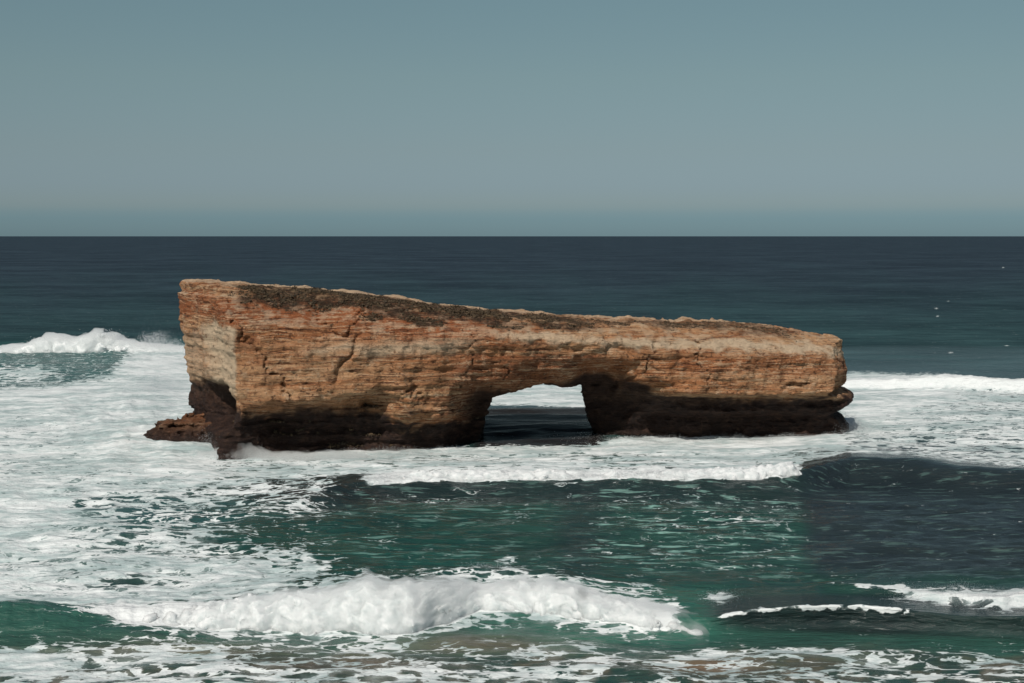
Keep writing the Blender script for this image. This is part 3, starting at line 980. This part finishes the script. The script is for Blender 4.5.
rough = np.clip(.35 + .55 * sst(470, 300, V), 0, 1) if False else .9 - .6 * sst(300, 480, V)

# ---- turn it into a surface
roll = np.clip(np.maximum.reduce([r2 * .4, r1 * .6, r5 * .6, cap0 * .6]), 0, 1)
Z0 = hgt * (1 - .6 * roll) + lift
Yn = Y0 - lean
bil = fbm3(X0 * .33, (Yn * .33), Z0 * .5, 4)
bil2 = 1 - np.abs(pn3(X0 * .75, Yn * .75, Z0 * .8)) * 2
amp = roll * np.clip(lift, 0.2, 3) * .22
Z0 += amp * (bil * 1.2 + bil2 * .35)
Yn -= amp * (pn3(X0 * .5 + 40, Yn * .5, Z0 * .6) * 1.3 + .4 * bil2) * fade(2.0)
X1 = X0 + amp * pn3(X0 * .5, Yn * .5 + 70, Z0 * .6) * .8 * fade(2.0)
# gentle relief on the foam sheets
fm_ = np.clip(foam, 0, 1) * (1 - roll)
Z0 += fm_ * (.16 * fbm2(X0 * .30, Y0 * .55, 3, 50) * fade(1.5) + .45 * (np.abs(fbm2(X0 * .085, Y0 * .16, 3, 51)) - .3) * fade(4))
# keep the water off the open tunnel floor level and under the reef
Z0 = np.maximum(Z0, -1.6)
co = np.stack([X1, Yn, Z0], -1).reshape(-1, 3)
nrw, ncl = PX.shape
ix = np.arange(nrw * ncl).reshape(nrw, ncl)
quads = np.stack([ix[1:, :-1], ix[1:, 1:], ix[:-1, 1:], ix[:-1, :-1]], -1).reshape(-1, 4)
me = mesh_np("sea", co, quads, MAT_WATER)
fattr(me, "foam", foam.ravel())
fattr(me, "fresh", np.clip(fresh, 0, 1).ravel())
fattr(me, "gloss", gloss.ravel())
fattr(me, "ripple_glint", ripple_glint.ravel())
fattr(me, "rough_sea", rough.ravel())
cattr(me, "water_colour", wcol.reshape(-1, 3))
sea = link("sea", me, kind="structure")

# ------------------------------------------------------------------ tumbling white water standing on the breaking waves


def foam_body(foot, top, base, x0, x1, toe, front, tail, res, jitter, seed, bil, tops=1.0, mat=None, nm="breaking_foam", under=None):
    """a bank of broken water: rounded, billowing front at the toe, sinking away behind the crest.
    top / base: heights (m) along the wave; toe: distance of its front edge behind the wave's foot"""
    vf = np.interp(PXC, *zip(*foot))
    yf = yrow(vf) + jitter * (1.3 * pn2(PXC * .022, PXC * 0 + seed, 30) + 0.45 * pn2(PXC * .07, PXC * 0 + seed, 31) + .06 * pn2(PXC * .22, PXC * 0 + seed, 32))
    Xc = col_ratio(PXC, vf) * (yf + toe + front * .6)
    lo_ = np.interp(x0, PXC, Xc); hi_ = np.interp(x1, PXC, Xc)
    gx = np.arange(lo_ - 1, hi_ + 1, res)
    pxs = np.interp(gx, Xc, PXC)
    yv = np.interp(gx, Xc, yf)
    T = np.interp(pxs, *zip(*top)); B = np.interp(pxs, *zip(*base))
    ends = sst(x0, x0 + (x1 - x0) * .04, pxs) * (1 - sst(x1 - (x1 - x0) * .03, x1, pxs))
    T = B + (T - B) * ends - (1 - ends) * .7
    lump = pn2(gx * .22 / tops, gx * 0 + seed, 70) + .45 * pn2(gx * .6 / tops, gx * 0 + seed, 71)
    T = T + np.clip(T - B, 0, 9) * .26 * lump
    gd = np.arange(toe - 1.5 - bil, toe + front + tail, res)
    gz_ = np.arange(-.9 + min(0, B.min()), T.max() + 1.6, res)
    X, D, Z = np.meshgrid(gx, gd, gz_, indexing='ij')
    X = X.astype(np.float32); D = D.astype(np.float32); Z = Z.astype(np.float32)
    hh = np.clip(T - B, .05, None)[:, None, None]
    Bz = B[:, None, None]
    c = toe + front
    fe = np.sqrt((np.minimum(D - c, 0) / front) ** 2 + (np.clip(Z - Bz, 0, None) / hh) ** 2)
    ff = (fe - 1) * np.maximum(np.minimum(front, hh), .6)
    back = Z - (Bz + hh * np.exp(-(np.clip(D - c, 0, None) / (tail * .40)) ** 1.5)) + np.clip(D - c - tail * .6, 0, 9) * .6
    ff = np.where(D > c, np.maximum(back, (fe - 1) * hh), ff)
    if under is not None:
        ff = np.maximum(ff, (B - under + (1 - sst(.04, .2, T - B)) * 1.2)[:, None, None] - Z)
    ff = ff.astype(np.float32)
    k = np.nonzero(np.abs(ff) < 1.6 * bil + .5)
    x, d, z = X[k], D[k], Z[k]
    s_ = seed * 9.7
    wz = z * .95
    wx = x + .7 * bil * pn3(x * .5, d * .5, z * .5 + 9)
    wd = d + .7 * bil * pn3(x * .5 + 9, d * .5, z * .5)
    wz = z + .7 * bil * pn3(x * .5, d * .5 + 9, z * .5)
    n_ = (2.0 * np.abs(pn3(wx * .40 / bil + s_, wd * .40 / bil, wz * .40 / bil)) - .55) * .50
    n_ += (2.0 * np.abs(pn3(wx * .95 / bil, wd * .95 / bil + s_, wz * .95 / bil)) - .5) * .22
    n_ += (2.0 * np.abs(pn3(x * 2.1 / bil, d * 2.1 / bil + s_, z * 2.1 / bil)) - .5) * .10
    n_ += pn3(x * 4.6 / bil, d * 4.6 / bil, z * 4.6 / bil + s_) * .09
    am = (bil * np.clip((hh - .05) / (2.6 * bil), 0, 1.1) * np.ones_like(X))[k]
    ff[k] -= n_ * am
    ff[0] = ff[-1] = 2; ff[:, 0] = ff[:, -1] = 2; ff[:, :, 0] = 2; ff[:, :, -1] = 2
    c_, q_ = surface_nets(ff, (gx[0], gd[0], gz_[0]), res)
    c_[:, 1] += np.interp(c_[:, 0], gx, yv)
    m_ = mesh_np(nm, c_, q_, mat or MAT_FOAM)
    return m_


link("breaking_foam", foam_body(FOOT2, TOP2, [(-1500, -.3), (2600, -.3)], 60, 716, 0.0, 3.0, 6.0, .11, .8, 1, .55),
     kind="stuff", label="thick tumbling white water of the breaker nearest the beach", category="foam")
link("breaking_foam", foam_body(FOOT1, [(-1500, 1.2), (370, 1.2), (400, 1.8), (450, 2.3), (480, 2.0), (510, 1.9), (545, 2.4), (562, 2.1), (572, 1.6), (598, 1.5), (612, 2.3), (660, 2.2), (700, 2.6), (750, 2.5), (780, 3.0), (803, 2.5), (2600, 2.4)],
                                [(-1500, .2), (370, .3), (500, 1.0), (800, 1.1), (2600, 1.1)], 362, 806, 5.2, 2.3, 7.0, .15, .35, 4, .5),
     kind="stuff", label="white water spilling off the wave in front of the rock arch", category="foam")
def more(pts, k, a):
    return [(x, y * k + a) for x, y in pts]


CAP0 = [(-1500, 3), (4, 3.8), (20, 4.4), (36, 5.3), (50, 6.4), (62, 5.5), (76, 5.8), (94, 7.4), (108, 6.6), (125, 5.4), (150, 4.2), (190, 3.3), (250, 3.0), (2600, 3)]
link("breaking_foam", foam_body([(-1500, 384), (0, 384), (90, 385), (150, 383.5), (220, 383), (400, 382), (2600, 382)], CAP0,
                                [(-1500, 2.0), (20, 2.8), (110, 3.2), (190, 2.4), (300, 1.0), (2600, 1.0)], -8, 235, 40, 4.0, 12, .26, .5, 5, 1.2, 2.0),
     kind="stuff", label="burst of white water on the swell crest far left behind the rock", category="foam")
link("breaking_foam", foam_body([(-1500, 394), (700, 394), (860, 392), (940, 394), (1024, 398), (2600, 400)],
                                [(-1500, 0), (845, 1.2), (900, 2.0), (960, 2.6), (1100, 2.4), (2600, 2)],
                                [(-1500, -.3), (2600, -.3)], 846, 1240, 2.0, 2.6, 9, .28, .8, 6, .8, 2.0),
     kind="stuff", label="white line of surf to the right behind the rock arch", category="foam")

FOOT4 = [(-1500, 600), (800, 600), (860, 606), (930, 613), (1000, 622), (1024, 618), (2600, 620)]
link("breaking_foam", foam_body(FOOT4, [(-1500, .3), (815, .4), (850, .8), (880, .7), (905, 1.1), (930, 1.5), (948, .9), (985, .9), (1005, 1.6), (1030, 1.7), (1060, 1.2), (2600, 1)],
                                [(-1500, .1), (2600, .25)], 812, 1120, .4, .9, 2.4, .075, .6, 3, .26, .6),
     kind="stuff", label="broken white crest of the small wave behind the curling lip", category="foam")
# veils of finer spray round the tumbling water
link("sea_mist", foam_body(FOOT2, [(-1500, .6), (150, .9), (250, 2.0), (310, 2.6), (345, 3.2), (370, 3.8), (390, 3.4), (412, 3.9), (435, 3.4), (455, 2.9), (480, 2.2), (535, 1.9), (552, 2.7), (575, 2.2), (610, 1.8), (650, 1.4), (690, .9), (712, .5), (740, 0), (2600, 0)],
                           [(-1500, -.3), (2600, -.3)], 90, 720, -.25, 3.1, 6.5, .14, .8, 1, .62, 1.0, MAT_MIST, "sea_mist"),
     kind="stuff", label="veil of fine spray over the breaker nearest the beach", category="spray")
link("sea_mist", foam_body([(-1500, 384), (0, 384), (90, 385), (150, 383.5), (220, 383), (400, 382), (2600, 382)], more(CAP0, 1.05, .7),
                           [(-1500, 2.0), (20, 2.8), (110, 3.2), (190, 2.4), (300, 1.0), (2600, 1.0)], -10, 240, 39.5, 4.5, 13, .35, .5, 5, 1.6, 2.0, MAT_MIST, "sea_mist"),
     kind="stuff", label="veil of spray over the swell crest far left", category="spray")
link("sea_mist", foam_body([(-1500, 456), (2600, 456)], [(-1500, 0), (200, .5), (222, 1.2), (238, 2.2), (252, 1.4), (275, .5), (330, .6), (360, .3), (2600, 0)],
                           [(-1500, -.3), (2600, -.3)], 190, 370, -1, 2.0, 4, .14, 1, 9, .6, .8, MAT_MIST_FAR, "sea_mist"),
     kind="stuff", label="spray bursting against the foot of the rock arch's left pier", category="spray")

# ------------------------------------------------------------------ spray thrown off the breaking crests
TET = np.array([[1, 1, 1], [1, -1, -1], [-1, 1, -1], [-1, -1, 1]], float) / 1.73
TF = np.array([[0, 1, 2], [0, 3, 1], [0, 2, 3], [1, 3, 2]])


def droplets(points, sizes):
    n = len(points)
    q = RNG.normal(size=(n, 3)); q /= np.linalg.norm(q, axis=1)[:, None]
    base = TET[None] * sizes[:, None, None] * RNG.uniform(.6, 1.4, (n, 1, 3))
    c = base + points[:, None, :]
    fcs = (TF[None] + (np.arange(n) * 4)[:, None, None]).reshape(-1, 3)
    return c.reshape(-1, 3), fcs


def crest_points(mask, n, up, spread, fall=1.6):
    p = mask.ravel() / mask.sum()
    k = RNG.choice(len(p), n, p=p)
    q = co[k].copy()
    hh = up.ravel()[k] * RNG.random(n) ** fall
    q[:, 2] += hh
    q[:, 0] += RNG.normal(size=n) * spread * (.3 + hh)
    q[:, 1] += RNG.normal(size=n) * spread * (.3 + hh)
    return q, hh


gust = np.clip(.5 + 1.3 * pn2(PX * .035, PX * 0, 60) + .8 * pn2(PX * .11, PX * 0, 61), .05, 2)
area = Y0 ** 1.0 * DY               # ground metres per grid cell
P, S = [], []
m = r2 * (np.abs(d2 - 1.9) < 1.2) * sst(1, 1.8, H2) * area * gust * sst(.6, 1.1, gust)
q, hh = crest_points(m, 36000, .75 * gust * H2 * .5, .16, 2.2)
P.append(q); S.append(RNG.uniform(.012, .034, len(q)) * (1.2 - .4 * np.clip(hh, 0, 1)))
m = r1 * (np.abs(d1 - 6) < 1.8) * area * gust
q, hh = crest_points(m, 14000, .6 * gust, .2, 2.0)
P.append(q); S.append(RNG.uniform(.02, .045, len(q)))
m = cap0 * (np.abs(d0 - 46) < 5) * area * gust
q, hh = crest_points(m, 26000, 2.6 * gust + 1.5, .3, 1.6)
P.append(q); S.append(RNG.uniform(.04, .09, len(q)))
m = plume * (V > 560) * area
q, hh = crest_points(m, 9000, .6 * gust, .25, 2.0)
P.append(q); S.append(RNG.uniform(.012, .03, len(q)))
m = (blob(243, 450, 14, 5) + .6 * blob(215, 440, 10, 6)) * area
q, hh = crest_points(m, 16000, 1.8 * gust + .4, .35, 1.8)
P.append(q); S.append(RNG.uniform(.02, .05, len(q)))
for (cx, cv, rx, rv, n_, up_) in ((300, 452, 60, 5, 9000, .7), (400, 450, 40, 5, 5000, .6), (640, 440, 40, 4, 4000, .5), (760, 437, 60, 4, 7000, .6), (855, 430, 12, 6, 5000, 1.3),
                                  (165, 385, 26, 26, 30000, 3.2), (200, 430, 24, 8, 9000, 1.2)):
    m = blob(cx, cv, rx, rv) * area
    q, hh = crest_points(m, n_, up_ * (gust + .3), .3, 2.0)
    P.append(q); S.append(RNG.uniform(.018, .05, len(q)))
c, fcs = droplets(np.concatenate(P), np.concatenate(S))
link("sea_spray", mesh_np("sea_spray", c, fcs, MAT_FOAM, False), kind="stuff",
     label="fine white spray thrown up from the breaking wave crests", category="spray")

# ------------------------------------------------------------------ low scrub on top of the arch
vn = nr
wt = np.clip(scrub, 0, 1) * (nr[:, 2] > .3)
wt = wt * np.clip(.35 + 1.6 * fbm3(u * .22, wv * .30, z * .3, 3), 0.02, 1.5) * (wv < 17)
k = RNG.choice(len(wt), 6500, p=wt / wt.sum())
base = co2[k]
bs = RNG.uniform(.10, .40, len(k)) ** 1.0 * np.where(u[k] > 50, .6, 1.0) * RNG.choice([.6, 1, 1.5], len(k), p=[.5, .38, .12])
LF = 16
n = len(k) * LF
dirs = RNG.normal(size=(n, 3)); dirs[:, 2] = np.abs(dirs[:, 2]) * .8
dirs /= np.linalg.norm(dirs, axis=1)[:, None]
rad = np.repeat(bs, LF) * RNG.uniform(.35, 1.0, n)
ctr = np.repeat(base, LF, 0) + dirs * rad[:, None] * np.array([1.25, 1.25, .75])
ls = np.repeat(bs, LF) * RNG.uniform(.25, .5, n)
a_ = RNG.normal(size=(n, 3)); a_ /= np.linalg.norm(a_, axis=1)[:, None]
b_ = np.cross(a_, dirs); b_ /= np.linalg.norm(b_, axis=1)[:, None] + 1e-6
c = np.stack([ctr - a_ * ls[:, None], ctr + b_ * ls[:, None] * .6, ctr + a_ * ls[:, None], ctr - b_ * ls[:, None] * .6], 1).reshape(-1, 3)
fcs = np.arange(n * 4).reshape(n, 4)
me = mesh_np("scrub", c, fcs, MAT_SCRUB, False)
fattr(me, "tint", np.repeat(np.repeat(RNG.random(len(k)), LF) * .7 + RNG.random(n) * .3, 4))
link("scrub", me, ROCK_LOC, PHI, kind="stuff", label="dark low scrub covering the top of the rock arch", category="scrub")
